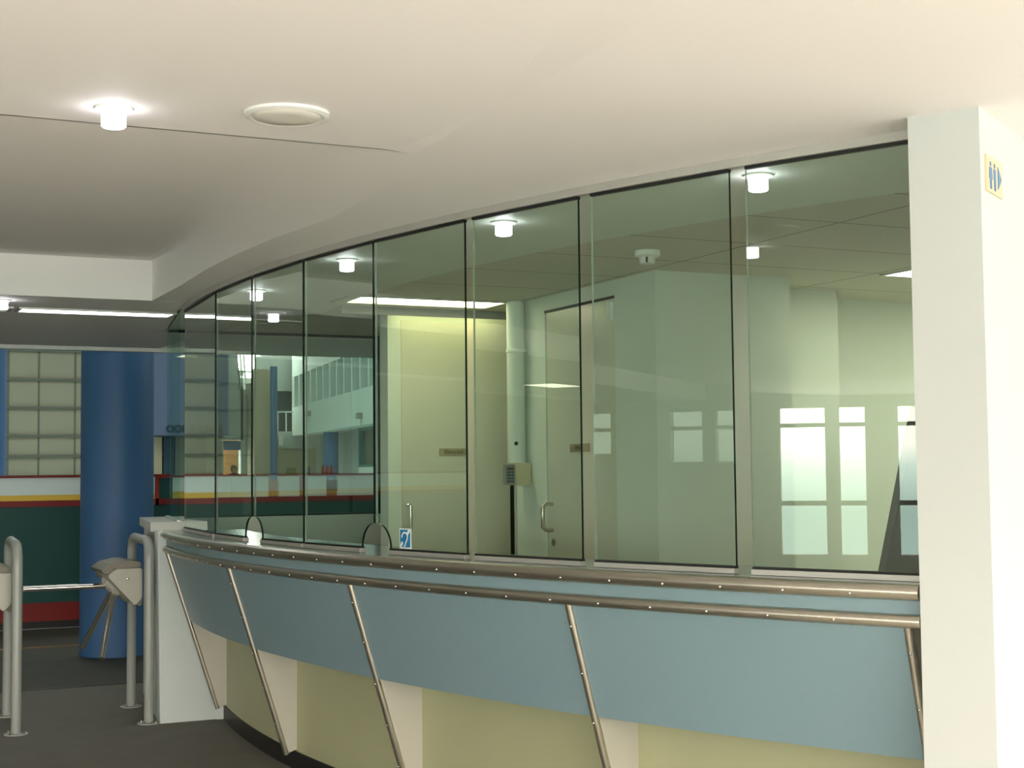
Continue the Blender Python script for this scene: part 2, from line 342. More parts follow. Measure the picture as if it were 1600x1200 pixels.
# lobby shell: back wall glazing opening, left wall windows
mb = MB(); mb.box(-14, 12, BACKY - .2, BACKY, 0, 0.4); mb.box(-14, 12, BACKY - .2, BACKY, 2.5, 4.2); mb.box(-14, -7, BACKY - .2, BACKY, .4, 2.5); mb.box(8.5, 12, BACKY - .2, BACKY, .4, 2.5)
for x in (-5, -3, -1, 1, 3, 5, 7): mb.box(x - .04, x + .04, BACKY - .12, BACKY - .02, .4, 2.5)
struct(mb.build('wall_back', 'plaster'))
wins = [(-7 + 4, -1.6), (-1.3, 0.0), (0.4, 1.6), (2.0, 2.9), (3.2, 3.56), (4.02, 4.38), (4.58, 5.22), (6.4, 7.0), (8.1, 8.55), (8.75, 9.25), (10.2, 10.55), (10.9, 11.25), (11.6, 11.9)]  # unseen windows towards the back wall added for more light
mb = MB(); y = BACKY
for a, b in wins:
    mb.box(LEFTX - .2, LEFTX, y, a, 0, 4.2); mb.box(LEFTX - .2, LEFTX, a, b, 0, 0.25 if a < 6 else (1.60 if a < 10 else 1.74)); mb.box(LEFTX - .2, LEFTX, a, b, 2.36, 4.2); y = b
mb.box(LEFTX - .2, LEFTX, y, 15, 0, 4.2); struct(mb.build('wall_left', 'plaster'))
mb = MB()
for a, b in wins: mb.box(LEFTX - .12, LEFTX - .05, a, b, 2.08, 2.14); mb.box(LEFTX - .12, LEFTX - .05, a, b, 0.95, 1.02)
w1 = struct(mb.build('window_1', 'darkgrey'))
mb = MB(); mb.box(LEFTX - .15, LEFTX - .14, 6.3, 12, 1.5, 2.4); mb.build('window_pane', 'tint', w1)  # pane added to dim these windows, standing in for shade outside
mb = MB(); mb.box(12, 12.2, -4, 2.5, 0, .4); mb.box(12, 12.2, -4, 2.5, 2.5, 4.2); mb.box(12, 12.2, 2.5, 15, 0, 4.2); mb.box(12, 12.2, -4, -3.6, .4, 2.5)
for y in (-1.5, .8): mb.box(12.05, 12.12, y - .04, y + .04, .4, 2.5)
struct(mb.build('wall_front', 'plaster'))
# booth walls
mb = MB(); mb.box(2.28, 3.90, 10.30, 10.42, 0, 1.19); mb.box(3.90, 10, 10.30, 10.42, 0, 2.52)
struct(mb.build('wall_booth_back', 'wallpaint'), 'booth back wall under and beside the internal window')
wallbox('wall_partition', 3.33, 3.42, 8.72, 8.86, 0, 2.515, 'wallpaint')
mb = MB(); mb.box(3.42, 4.22, 8.78, 8.86, 2.47, 2.515); mb.box(4.22, 9.8, 8.72, 8.86, 0, 2.515); struct(mb.build('wall_partition_right', 'wallpaint'))
mb = MB(); mb.box(3.91, 4.05, 6.56, 6.84, 0, 2.515); mb.box(3.91, 4.05, 6.84, 7.66, 2.43, 2.515); mb.box(3.91, 4.05, 7.66, 8.06, 0, 2.515)
struct(mb.build('wall_booth_side', 'wallpaint'), 'booth side wall with a flush door')
mb = MB(); mb.box(3.91, 4.75, 6.42, 6.56, 0, 2.515); mb.box(4.75, 5.35, 6.78, 6.92, 0, 2.515); mb.box(4.68, 4.75, 6.56, 6.92, 0, 2.515)
mb.box(5.35, 9.8, 7.12, 7.26, 0, 2.515); mb.box(5.28, 5.35, 6.92, 7.26, 0, 2.515)
struct(mb.build('wall_booth_right', 'wallpaint'), 'stepped pale wall at the right of the booth')
# door 1, door 2
mb = MB(); mb.box(3.425, 4.19, 8.735, 8.775, 0.01, 2.465); d1 = struct(mb.build('door_1', 'doorpaint', bevel=.003), 'tall pale door under the strip light')
mb = MB(); mb.box(4.193, 4.219, 8.74, 8.77, 0.0, 2.465); mb.build('door_gap', 'black', d1)
mb = MB(); mb.tube([(3.466, 8.735, 1.285), (3.466, 8.68, 1.285), (3.466, 8.68, 1.13), (3.466, 8.735, 1.13)], .009, 10); mb.lathe([(0, 0), (.018, .004), (.018, .012), (0, .016)], (3.466, 8.72, 1.285), 14)
mb.build('door_handle', 'chrome', d1, smooth=40)
mb = MB(); mb.box(3.915, 3.945, 6.845, 7.655, 0.01, 2.425); d2 = struct(mb.build('door_2', 'doorpaint', bevel=.003), 'pale glossy door with a pull handle in the side wall')
mb = MB(); hx = 3.85
mb.tube([(3.915, 7.60, 1.305), (hx + .02, 7.60, 1.305), (hx, 7.60, 1.285), (hx, 7.60, 1.175), (hx + .02, 7.60, 1.155), (3.915, 7.60, 1.155)], .011, 10)
mb.build('door_handle', 'steel', d2, smooth=40)
mb = MB(); mb.lathe([(0, 0), (.022, .0), (.022, .012), (.012, .016), (0, .016)], (3.915, 7.58, 1.085), 20, axis=(-1, 0, 0)); mb.build('door_lock', 'chrome', d2, smooth=40)
mb = MB(); mb.box(3.895, 3.914, 6.86, 6.90, 2.30, 2.40); mb.build('door_closer', 'signwhite', d2)
mb = MB(); mb.box(3.905, 3.916, 6.84, 7.66, 2.418, 2.432); mb.build('door_gap', 'black', d2)
# internal window to the rink (frame + pane)
mb = MB(); x0, x1, z0, z1 = 2.31, 3.89, 1.19, 2.50; y0, y1 = 10.32, 10.36
mb.box(x0, x1, y0, y1, z1 - .004, z1 + .012); mb.box(x0, x1, y0, y1, z0, z0 + .014); mb.box(x1 - .03, x1, y0, y1, z0, z1)
w3 = struct(mb.build('window_2', 'black'), 'internal window between the booth and the rink')
mb = MB(); mb.box(x1 - .045, x1 - .03, y0 - .01, y1, z0, z1); mb.build('window_bead', 'lav', w3)
mb = MB(); mb.box(x0 + .012, x1 - .045, 10.335, 10.345, z0 + .014, z1 - .018); mb.build('window_pane', 'glass', w3)
# low return wall with side glass
mb = MB(); mb.hexa([(1.975, 9.105, 0), (2.36, 9.105, 0), (2.50, 10.29, 0), (2.13, 10.29, 0)], [(1.975, 9.105, 1.15), (2.36, 9.105, 1.15), (2.50, 10.29, 1.15), (2.13, 10.29, 1.15)])
mb.hexa([(1.925, 9.105, 1.15), (2.17, 9.105, 1.15), (2.40, 10.29, 1.15), (2.10, 10.29, 1.15)], [(1.925, 9.105, 1.205), (2.17, 9.105, 1.205), (2.40, 10.29, 1.205), (2.10, 10.29, 1.205)])
struct(mb.build('wall_side', 'plaster'), 'low white return wall at the left end of the counter')

# ------------------------------------------------------------ glass screen
# panes by angle on the arc
PA = [(173.14, 179.01), (179.27, 183.04), (183.33, 187.01), (187.18, 190.95), (191.07, 194.86), (195.17, 198.62), (199.0, 202.57), (202.95, 206.5)]
names = ['tall glass pane at the far left end of the screen', 'narrow glass pane left of the first talk-through notch', 'narrow glass pane right of the first talk-through notch',
         'glass pane left of the second, larger notch', 'glass pane with the blue ear sticker at its lower corner', 'glass pane in front of the keypad and pull-handle door',
         'wide glass pane in front of the smoke detector', 'largest glass pane, beside the white wall end, reflecting tall windows']
ZB, ZT = 1.178, 2.488
def pane_poly(L, nl, nr, z0, z1):
    """profile (u,z); nl / nr = quarter round cut at lower left / right"""
    pts = []
    if nl: pts += [(nl * math.sin(a), z0 + nl * math.cos(a)) for a in [i * math.pi / 2 / 10 for i in range(11)]]
    else: pts.append((0, z0))
    if nr: pts += [(L - nr * math.cos(a), z0 + nr * math.sin(a)) for a in [i * math.pi / 2 / 10 for i in range(11)]]
    else: pts.append((L, z0))
    pts += [(L, z1), (0, z1)]; return pts
for i, (a, b) in enumerate(PA):
    p = A(a, 0); q = A(b, 0); d = (q - p); L = d.length; d.normalize(); nrm = Vector((d.y, -d.x, 0))  # towards lobby?
    if (p - Vector((CX, CY, 0))).dot(nrm) < 0: nrm = -nrm
    g = empty('glass_pane', (p.x, p.y, ZB - .022), names[i], 'glass', 'glass panes of the ticket screen')
    nl = .105 if i in (2, 4) else 0; nr = .105 if i in (1, 3) else 0
    poly = pane_poly(L, nl, nr, ZB, ZT); th = 0.010
    P3 = [p + d * u + Vector((0, 0, z)) - nrm * th / 2 for u, z in poly]
    mb = MB(); n = len(P3); mb.add(P3 + [v + nrm * th for v in P3], [tuple(range(n - 1, -1, -1)), tuple(range(n, 2 * n))], 0)
    mb.add(P3 + [v + nrm * th for v in P3], [(k, (k + 1) % n, n + (k + 1) % n, n + k) for k in range(n - 1)], 1)
    mb.add([P3[n - 1], P3[0], P3[0] + nrm * th, P3[n - 1] + nrm * th], [(0, 1, 2, 3)], 2)
    o = mb.build('pane', ['glass', 'edge', 'edge_highlight'], g)
    c = [p + d * nl - nrm * .009, p + d * (L - nr) - nrm * .009]; c += [c[1] + nrm * .018, c[0] + nrm * .018]
    z = Vector((0, 0, 1)); mb = MB(); mb.hexa([v + z * (ZB - .005) for v in c], [v + z * (ZB + .003) for v in c]); mb.build('bottom_gasket', 'black', g); mb = MB()
    c2 = [p - nrm * .009, q - nrm * .009, q + nrm * .009, p + nrm * .009]; mb.hexa([v + z * (ZT - .007) for v in c2], [v + z * (ZT + .003) for v in c2])
    mb.build('top_gasket', 'black', g)
    c = [p + d * nl - nrm * .016, p + d * (L - nr) - nrm * .016]; c += [c[1] + nrm * .032, c[0] + nrm * .032]
    mb = MB(); mb.hexa([v + z * 1.156 for v in c], [v + z * (ZB - .005) for v in c]); mb.build('sill_channel', 'alu', g, bevel=.001)
mb = MB(); ring(mb, [(-.02, ZT + .003), (.02, ZT + .003), (.02, ZC), (-.02, ZC)], 173.0, T1, 40)
tag(mb.build('head_channel', 'alu', smooth=30), 'pale metal head channel curving along the top of the glass', 'channel')
# side pane over the return wall
g = empty('glass_pane', (2.11, 9.0, 1.2055), 'side glass pane running back from the left end of the counter', 'glass')
p = Vector((2.10, 9.11, 0)); q = Vector((2.29, 10.29, 0)); d = (q - p).normalized(); nrm = Vector((-d.y, d.x, 0)); z = Vector((0, 0, 1))
mb = MB(); c = [p - nrm * .005, q - nrm * .005, q + nrm * .005, p + nrm * .005]; mb.hexa([v + z * 1.213 for v in c], [v + z * (ZC - .009) for v in c]); o = mb.build('pane', 'clear', g)
c = [p - nrm * .012, q - nrm * .012, q + nrm * .012, p + nrm * .012]
mb = MB(); mb.hexa([v + z * 1.2055 for v in c], [v + z * 1.213 for v in c]); mb.build('sill_channel', 'alu', g)
c = [p - nrm * .0025, q - nrm * .0025, q + nrm * .0025, p + nrm * .0025]
mb = MB(); mb.hexa([v + z * (ZC - .009) for v in c], [v + z * (ZC - .001) for v in c]); mb.build('gasket', 'black', g)

# ------------------------------------------------------------ ticket counter
CT = empty('ticket_counter', (2.1, 7.0, 0), 'long curved ticket counter with blue-grey front, metal rails and slanting fins', 'counter')
mb = MB(); ring(mb, [(.105, 1.118), (.105, 1.155), (-.36, 1.155), (-.36, 1.118)], T0, T1, 60); mb.build('worktop', 'ledge', CT, smooth=30)
def rail(o, z, r, name):
    mb = MB(); mb.tube([A(t, o, z) for t in ths(T0 - .15, T1, 70)], r, 16); R = mb.build(name, 'steel', CT, smooth=50); return R
r1 = rail(.115, 1.132, .0245, 'upper_rail'); r2 = rail(.110, 1.047, .0205, 'lower_rail')
def screw_mesh():
    mb = MB(); mb.lathe([(0, .0035), (.003, .003), (.005, .0), (.005, -.002)], seg=8); return mb
s0 = None
def screw(parent, pos, nrm, first=[None]):
    if first[0] is None:
        o = screw_mesh().build('screw', 'screw', smooth=60); first[0] = o
    else: o = first[0].copy(); COL.objects.link(o)
    q = Vector((0, 0, 1)).rotation_difference(Vector(nrm)); o.rotation_mode = 'QUATERNION'; o.rotation_quaternion = q
    o.parent = parent; o.location = Vector(pos) - parent_world(parent); return o
for t in [T0 + .9 + 1.33 * i for i in range(26)]:
    if t > T1 - .1: break
    n_ = (A(t, 1) - A(t, 0)); screw(r1, A(t, .115 + .0245 * .93, 1.132 - .0245 * .36), n_ * .93 - Vector((0, 0, .36)))
    t2 = t - .35; n_ = (A(t2, 1) - A(t2, 0)); screw(r2, A(t2, .110 + .0205 * .96, 1.047 - .0205 * .26), n_ * .96 - Vector((0, 0, .26)))
mb = MB(); ring(mb, [(.103, 1.05), (.103, 1.13), (.085, 1.13), (.085, 1.05)], T0, T1, 60); mb.build('front_band', 'blue', CT, smooth=30)
FT = [174.0, 182.75, 190.75, 198.75, 206.35]
FT[0] = 173.0
def oz(z): return .102 + (1.035 - z) * (-.302 / .955)
for i in range(4):
    a, b = FT[i], FT[i + 1]
    mb = MB(); ring(mb, [(oz(1.045), 1.045), (oz(.622), .622), (oz(.622) - .018, .622), (oz(1.045) - .018, 1.045)], a, b, 16)
    mb.build('front_panel', 'blue', CT, smooth=30)
mb = MB(); ring(mb, [(-.25, .09), (-.25, 1.118), (-.27, 1.118), (-.27, .09)], T0, T1, 60); mb.build('kick_wall', 'cream', CT, smooth=30)
mb = MB(); ring(mb, [(-.243, 0), (-.243, .092), (-.27, .092), (-.27, 0)], T0, T1, 60); mb.build('plinth', 'plinth', CT, smooth=30)
for i, t in enumerate(FT):
    tt = Vector((-math.sin(D2R(t)), math.cos(D2R(t)), 0))
    pts = [A(t, o, z) - tt * .009 for o, z in ((oz(1.03) - .001, 1.03), (oz(.085), .085), (-.243, .10), (-.27, .10), (-.27, 1.03))]
    mb = MB(); mb.prism(pts, tt * .018); mb.build('fin', 'fin', CT)
    mb = MB(); mb.tube([A(t, oz(1.035) + .002, 1.035), A(t, oz(.08) + .002, .08)], .0145, 10); T_ = mb.build('fin_trim', 'steel', CT, smooth=50)
    if i:
        n_ = (A(t, 1) - A(t, 0)) + Vector((0, 0, -.3))
        for z_ in (.95, .78, .60, .42, .24): screw(T_, A(t, oz(z_) + .0165, z_), n_)
mb = MB(); mb.prism([(1.966, 9.0, 0), (2.345, 9.0, 0), (2.345, 9.0, 1.155), (1.948, 9.0, 1.155)], (0, .10, 0)); e_ = mb.build('end_panel', 'endpaint', CT, bevel=.004)
mb = MB(); mb.prism([A(T0 - .2, -.20, 0) + Vector((0, -.012, 0)), A(T0 - .2, -.255, 0) + Vector((0, -.012, 0)), A(T0 - .2, -.255, .075) + Vector((0, -.012, 0)), A(T0 - .2, -.20, .075) + Vector((0, -.012, 0))], (0, .02, 0)); mb.build('end_panel_foot', 'endpaint', CT)

# ear sticker on pane 5 (hearing loop symbol)
ta, tb = 192.12, 192.68
pa, pb = A(191.07, 0), A(194.86, 0); d = (pb - pa).normalized(); nn = Vector((d.y, -d.x, 0)); nn = nn if (pa - Vector((CX, CY, 0))).dot(nn) > 0 else -nn
s0_ = pa + d * (A(ta, 0) - pa).dot(d); W_, H_ = .084, .083; zb_ = 1.183
S = empty('hearing_loop_sticker', (s0_.x, s0_.y, zb_), 'small blue sticker with a white ear symbol on the glass beside the notch', 'sticker')
def quadp(mb, u0, u1, z0_, z1_, off, t=.001):
    c = [s0_ + d * u0 + nn * off, s0_ + d * u1 + nn * off, s0_ + d * u1 + nn * (off + t), s0_ + d * u0 + nn * (off + t)]
    mb.hexa([Vector((v.x, v.y, z0_)) for v in c], [Vector((v.x, v.y, z1_)) for v in c])
mb = MB(); quadp(mb, 0, W_, zb_, zb_ + H_, .0055); mb.build('backing', 'signwhite', S)
mb = MB(); quadp(mb, .006, W_ - .006, zb_ + .006, zb_ + H_ - .005, .0066); mb.build('blue_field', 'signblue', S)
def stroke(mb, pts, wd, off=.0078):
    P = [s0_ + d * (u * W_) + nn * off + Vector((0, 0, zb_ + w_ * H_)) for u, w_ in pts]
    for k in range(len(P) - 1):
        a_, b_ = P[k], P[k + 1]; dd = (b_ - a_).normalized(); sd = dd.cross(nn).normalized() * wd / 2
        mb.prism([a_ - sd, b_ - sd, b_ + sd, a_ + sd], nn * .0008)
mb = MB(); arc = [(.48 + .24 * math.cos(a), .58 + .22 * math.sin(a)) for a in [math.pi * (1.05 - i / 9 * 1.15) for i in range(10)]]
stroke(mb, arc + [(.66, .42), (.56, .30), (.52, .16), (.40, .12)], .0065); stroke(mb, [(.70, .72), (.90, .93)], .013); stroke(mb, [(.12, .10), (.30, .32)], .013)
mb.build('ear_symbol', 'signwhite', S)

# ------------------------------------------------------------ toilet sign on the bright wall
def W2(t, z, off=0): 
    nrm2 = Vector((mdir.y, -mdir.x)); v = P2 + mdir * t + nrm2 * off; return Vector((v.x, v.y, z))
TS = empty('toilet_sign', W2(.1, 2.33), 'small cream toilet sign with blue figures and arrow on the bright wall', 'sign')
mb = MB(); mb.prism([W2(.045, 2.285), W2(.22, 2.285), W2(.22, 2.39), W2(.045, 2.39)], Vector((mdir.y, -mdir.x, 0)) * .006); mb.build('sign_board', 'signcream', TS)
def figure(mb, t, skirt):
    n3 = Vector((mdir.y, -mdir.x, 0)) * .0015; P_ = lambda a, b: W2(t + a, b, .0065)
    mb.prism([P_(-.006 + .006 * 0, 2.362), P_(.006, 2.362), P_(.006, 2.374), P_(-.006, 2.374)], n3)
    w_ = .017 if skirt else .010
    mb.prism([P_(-w_, 2.325), P_(w_, 2.325), P_(.011, 2.358), P_(-.011, 2.358)], n3)
    mb.prism([P_(-.008, 2.295), P_(-.002, 2.295), P_(-.002, 2.325), P_(-.008, 2.325)], n3); mb.prism([P_(.002, 2.295), P_(.008, 2.295), P_(.008, 2.325), P_(.002, 2.325)], n3)
mb = MB(); figure(mb, .085, True); mb.build('woman_figure', 'inkblue', TS)
mb = MB(); figure(mb, .13, False); mb.build('man_figure', 'inkblue', TS)
mb = MB(); mb.prism([W2(.165, 2.305, .0065), W2(.205, 2.338, .0065), W2(.165, 2.371, .0065)], Vector((mdir.y, -mdir.x, 0)) * .0015); mb.build('arrow', 'inkblue', TS)

# ------------------------------------------------------------ door signs
SG = empty('door_sign', (3.785, 8.735, 1.625), 'tan name plate lettered on the tall door behind the glass', 'sign')
mb = MB(); mb.box(3.685, 3.885, 8.728, 8.735, 1.602, 1.646); mb.build('plate', 'signtan', SG)
text('lettering', 'Electrical', .036, 'ink', SG, (3.785, 8.727, 1.624), (1, 0, 0), depth=.0008)
SG = empty('door_sign', (3.915, 7.25, 1.62), 'tan name plate on the handled door in the side wall', 'sign')
mb = MB(); mb.box(3.906, 3.914, 7.145, 7.36, 1.600, 1.645); mb.build('plate', 'signtan', SG)
text('lettering', 'Office', .034, 'ink', SG, (3.9055, 7.26, 1.622), (0, -1, 0), depth=.0008)

# ------------------------------------------------------------ booth fittings
def tagm(mb, name, m, label, cat, group=None, smooth=None, bevel=0):
    return tag(mb.build(name, m, smooth=smooth, bevel=bevel), label, cat, group)
PC = empty('duct_column', (3.85, 7.93, 1.55), 'slender pale casing rising to the ceiling at the end of the side wall', 'column')
mb = MB(); mb.lathe([(.054, 1.545), (.054, 2.512)], (3.848, 7.93, 0), 24); mb.build('casing', 'wallpaint', PC, smooth=50)
mb = MB(); mb.lathe([(.056, 2.205), (.059, 2.207), (.059, 2.223), (.056, 2.225)], (3.848, 7.93, 0), 24); mb.box(3.90, 3.93, 7.90, 7.915, 2.208, 2.222); mb.build('clamp_ring', 'wallpaint', PC, smooth=50)
mb = MB(); mb.lathe([(0, 0), (.012, 0), (.012, .004), (0, .005)], (3.822, 7.883, 1.66), 14, axis=(-.3, -1, 0)); mb.build('black_knob', 'black', PC)
IB = empty('intercom_box', (3.85, 7.87, 1.41), 'beige box below the slender column with a grey keypad at its side', 'intercom')
mb = MB(); mb.box(3.80, 3.905, 7.85, 7.99, 1.412, 1.545); mb.build('housing', 'beigebox', IB, bevel=.004)
KP = empty('keypad', (3.77, 7.87, 1.415), 'grey door keypad with dark buttons beside the beige box', 'keypad')
mb = MB(); mb.box(3.735, 3.798, 7.852, 7.89, 1.415, 1.535); mb.build('housing', 'greybox', KP, bevel=.003)
mb = MB(); mb.box(3.745, 3.788, 7.848, 7.853, 1.503, 1.517); mb.build('display', 'ink', KP)
for r_ in range(4):
    for c_ in range(3):
        mb = MB(); mb.box(3.746 + c_ * .0155, 3.757 + c_ * .0155, 7.847, 7.853, 1.484 - r_ * .018, 1.495 - r_ * .018); mb.build('button', 'winteal', KP)
mb = MB(); mb.lathe([(.060, 2.514), (.060, 2.49), (.050, 2.485), (.038, 2.484), (.036, 2.458), (.030, 2.452), (0, 2.452)], (3.53, 5.86, 0), 28)
sd = empty('smoke_detector', (3.53, 5.86, 2.51), 'round white smoke detector on the booth ceiling', 'smoke detector'); mb.build('body', 'detector', sd, smooth=40)
mb = MB(); mb.box(3.50, 3.506, 5.815, 5.825, 2.455, 2.48); mb.build('vent_slot', 'ink', sd)
def troffer(name, x0, x1, y0, y1, z, emi, label, grp=None, drop=.004):
    T_ = empty(name, ((x0 + x1) / 2, (y0 + y1) / 2, z), label, 'ceiling light', grp)
    mb = MB(); f = .02
    mb.box(x0 - f, x0, y0 - f, y1 + f, z - .008, z + .002); mb.box(x1, x1 + f, y0 - f, y1 + f, z - .008, z + .002); mb.box(x0, x1, y0 - f, y0, z - .008, z + .002); mb.box(x0, x1, y1, y1 + f, z - .008, z + .002)
    mb.build('frame', 'alu', T_)
    mb = MB(); mb.box(x0, x1, y0, y1, z - drop, z - .001); mb.build('diffuser', emi, T_); return T_
troffer('strip_light', 2.82, 3.80, 7.97, 8.27, 2.513, 'tubeyellow', 'warm strip light in the booth ceiling in front of the tall door')
CV = empty('cove_light', (3.7, 8.6, 2.5), 'dark pelmet with a hidden tube washing the top of the tall door yellow', 'cove light')
mb = MB(); mb.box(2.95, 4.12, 8.50, 8.515, 2.468, 2.514); mb.build('pelmet', 'greybox', CV)
mb = MB(); mb.tube([(3.38, 8.62, 2.50), (4.10, 8.62, 2.50)], .011, 10); mb.build('tube', 'covetube', CV)
troffer('ceiling_troffer', -8.7, -7.85, 10.5, 10.95, 2.518, 'trofferglow', 'far corridor ceiling light, seen mirrored in the keypad pane', 'lobby ceiling lights')
troffer('ceiling_troffer', -8.6, -7.75, 8.76, 9.2, 2.518, 'trofferglow', 'nearer corridor ceiling light, seen mirrored right of the keypad pane', 'lobby ceiling lights')
troffer('ceiling_troffer', 5.13, 6.2, 5.80, 6.10, 2.513, 'tubewarm', 'bright ceiling light cut off by the white wall end')
troffer('ceiling_troffer', 6.5, 7.6, 6.20, 6.45, 2.513, 'tubewarm', 'unseen warm ceiling light added to brighten the booth, behind the wall end')  # extra fitting, added out of view to brighten the booth
troffer('strip_light', 1.19, 2.11, 9.32, 9.50, 2.518, 'tube', 'white fluorescent strip in the corridor ceiling beside the glass', 'corridor strip lights')
troffer('strip_light', .10, 1.12, 9.32, 9.50, 2.518, 'lampdim', 'unlit louvred fitting at the left edge of the corridor ceiling', 'corridor strip lights')
def downlight(x, y, z, label, dim=False):
    T_ = empty('downlight', (x, y, z), label, 'downlight', 'small white ceiling downlights')
    mb = MB(); mb.lathe([(.052, 0), (.052, -.006), (.040, -.010), (.036, -.010)], (x, y, z), 24); mb.build('trim_ring', 'detector', T_, smooth=40)
    mb = MB(); mb.lathe([(.034, -.004), (.034, -.052), (.030, -.056), (0, -.056)], (x, y, z), 24); mb.build('lamp', 'lampwhite', T_, smooth=40)
downlight(.772, 4.16, ZA, 'bright little downlight in the white ceiling bay, left of the speaker')
downlight(1.03, 8.95, ZC, 'small downlight in the corridor ceiling at the left edge')
SPK = empty('ceiling_speaker', (1.23, 4.02, ZA), 'round white loudspeaker in the ceiling bay', 'speaker')
mb = MB(); mb.lathe([(.122, 0), (.122, -.008), (.108, -.013), (.098, -.010)], (1.235, 4.03, ZA), 48); mb.build('rim', 'detector', SPK, smooth=35)
mb = MB(); mb.lathe([(.099, -.006), (.094, -.014), (.05, -.0155), (0, -.016)], (1.235, 4.03, ZA), 48); mb.build('grille', 'grille', SPK, smooth=60)
for i_, t_ in enumerate((179.1, 187.04, 194.7, 202.4)):
    c_ = A(t_, -.222); downlight(c_.x, c_.y, 2.508, ('leftmost downlight above the glass, over the narrow panes', 'second downlight from the left inside the booth', 'third downlight from the left, above the keypad pane', 'rightmost downlight inside the booth, beside the white wall end')[i_])
# dark slanted board behind the last pane
mb = MB(); mb.prism([(4.30, 5.5, 0), (5.9, 5.5, 0), (5.9, 5.5, 1.79), (4.80, 5.5, 1.79)], (0, .05, 0))
tagm(mb, 'leaning_board', 'darkgrey', 'dark grey board leaning beyond the last pane, beside the white wall end', 'board')

# ------------------------------------------------------------ turnstiles
def hoop(x):
    T_ = empty('turnstile', (x, 9.4, 0), '', 'turnstile', 'turnstiles beside the counter')
    ya, yb = 9.05, 9.76; r = .029; zt = 1.095; R = .10
    pts = [(x, ya, 0), (x, ya, zt - R)] + [(x, ya + R - R * math.cos(a), zt - R + R * math.sin(a)) for a in [math.pi / 2 * k / 6 for k in range(1, 7)]]
    pts += [(x + .035, yb - R + R * math.sin(a), zt - R + R * math.cos(a)) for a in [math.pi / 2 * k / 6 for k in range(0, 7)]] + [(x + .035, yb, 0)]
    mb = MB(); mb.tube(pts, r, 18); mb.build('hoop_frame', 'post', T_, smooth=40)
    x_ = x
    for y in (ya, yb):
        x = x_ + (.035 if y == yb else 0)
        mb = MB(); mb.lathe([(.068, 0), (.068, .006), (.030, .008)], (x, y, 0), 24); F_ = mb.build('foot_plate', 'post', T_, smooth=30)
        for k in range(4):
            a = math.pi / 4 + k * math.pi / 2; mb = MB(); mb.lathe([(.009, .006), (.009, .012), (.004, .022), (0, .022)], (x + .052 * math.cos(a), y + .052 * math.sin(a), 0), 8); mb.build('bolt', 'chrome', F_)
    # head
    x = x_ + .012
    P_ = [(-.030, .925), (-.190, .925), (-.238, .885), (-.228, .868), (-.075, .700), (-.030, .745)]
    mb = MB(); mb.prism([(x + a, 9.16, b) for a, b in P_], (0, .47, 0)); mb.build('housing', 'tbody', T_, bevel=.006)
    Q = [(-.030, .932), (-.205, .932), (-.262, .892), (-.325, .925), (-.255, .985), (-.15, 1.003), (-.030, .985)]
    mb = MB()
    top = [(x + a, 9.20, b) for a, b in [(-.030, .925), (-.19, .925), (-.24, .888), (-.275, .915), (-.215, .955), (-.12, .975), (-.030, .962)]]
    mb.prism(top, (0, .40, 0)); mb.build('cover', 'tlid', T_, bevel=.008)
    mb = MB(); mb.lathe([(0, 0), (.008, 0), (.006, .005), (0, .006)], (x - .12, 9.16, .865), 12, axis=(0, -1, 0)); mb.build('lock', 'chrome', T_)
    mb = MB(); mb.prism([(x - .10, 9.22, .725), (x - .035, 9.22, .69), (x - .02, 9.22, .70), (x - .02, 9.22, .79), (x - .08, 9.22, .76)], (0, .34, 0)); mb.build('under_cover', 'tlid', T_)
    # hub on the 45 degree face
    ax = Vector((-1, 0, -1)).normalized(); c = Vector((x - .118, 9.40, .846))
    mb = MB(); mb.lathe([(.095, -.03), (.095, .012), (.07, .05), (.03, .064), (0, .064)], c + ax * .030 - Vector((.010, 0, 0)), 8, axis=ax); H_ = mb.build('hub', 'tbody', T_, smooth=25)
    pv = Vector((-1, 0, 0)) - ax * Vector((-1, 0, 0)).dot(ax); sv = ax.cross(pv)
    for k, a in enumerate((0, 2 * math.pi / 3 + .0, -2 * math.pi / 3 + .0)):
        dr = (ax * Vector((-1, 0, 0)).dot(ax) + pv * math.cos(a) + sv * math.sin(a)).normalized()
        s_ = c + ax * .05 + dr * .02; mb = MB(); mb.tube([s_, s_ + dr * .525], .0175, 14); mb.build('arm', 'chrome', T_, smooth=50)
    return T_
t1 = hoop(1.908); t1['label'] = 'tripod turnstile standing against the end of the counter'
t2 = copy_tree(t1); t2.location.x -= .765; t2['label'] = 'left turnstile, cut off by the picture edge'

# ------------------------------------------------------------ blue column(s)
mb = MB(); mb.lathe([(.300, 0), (.300, 2.9)], (2.40, 12.68, 0), 64); tagm(mb, 'column', 'column', 'thick round blue column behind the turnstiles', 'column', smooth=50)
mb = MB(); mb.lathe([(.300, 0), (.300, 3.4)], (1.665, 16.6, 0), 48); tagm(mb, 'column', 'column', 'blue column beyond the boards, at the left edge', 'column', smooth=50)

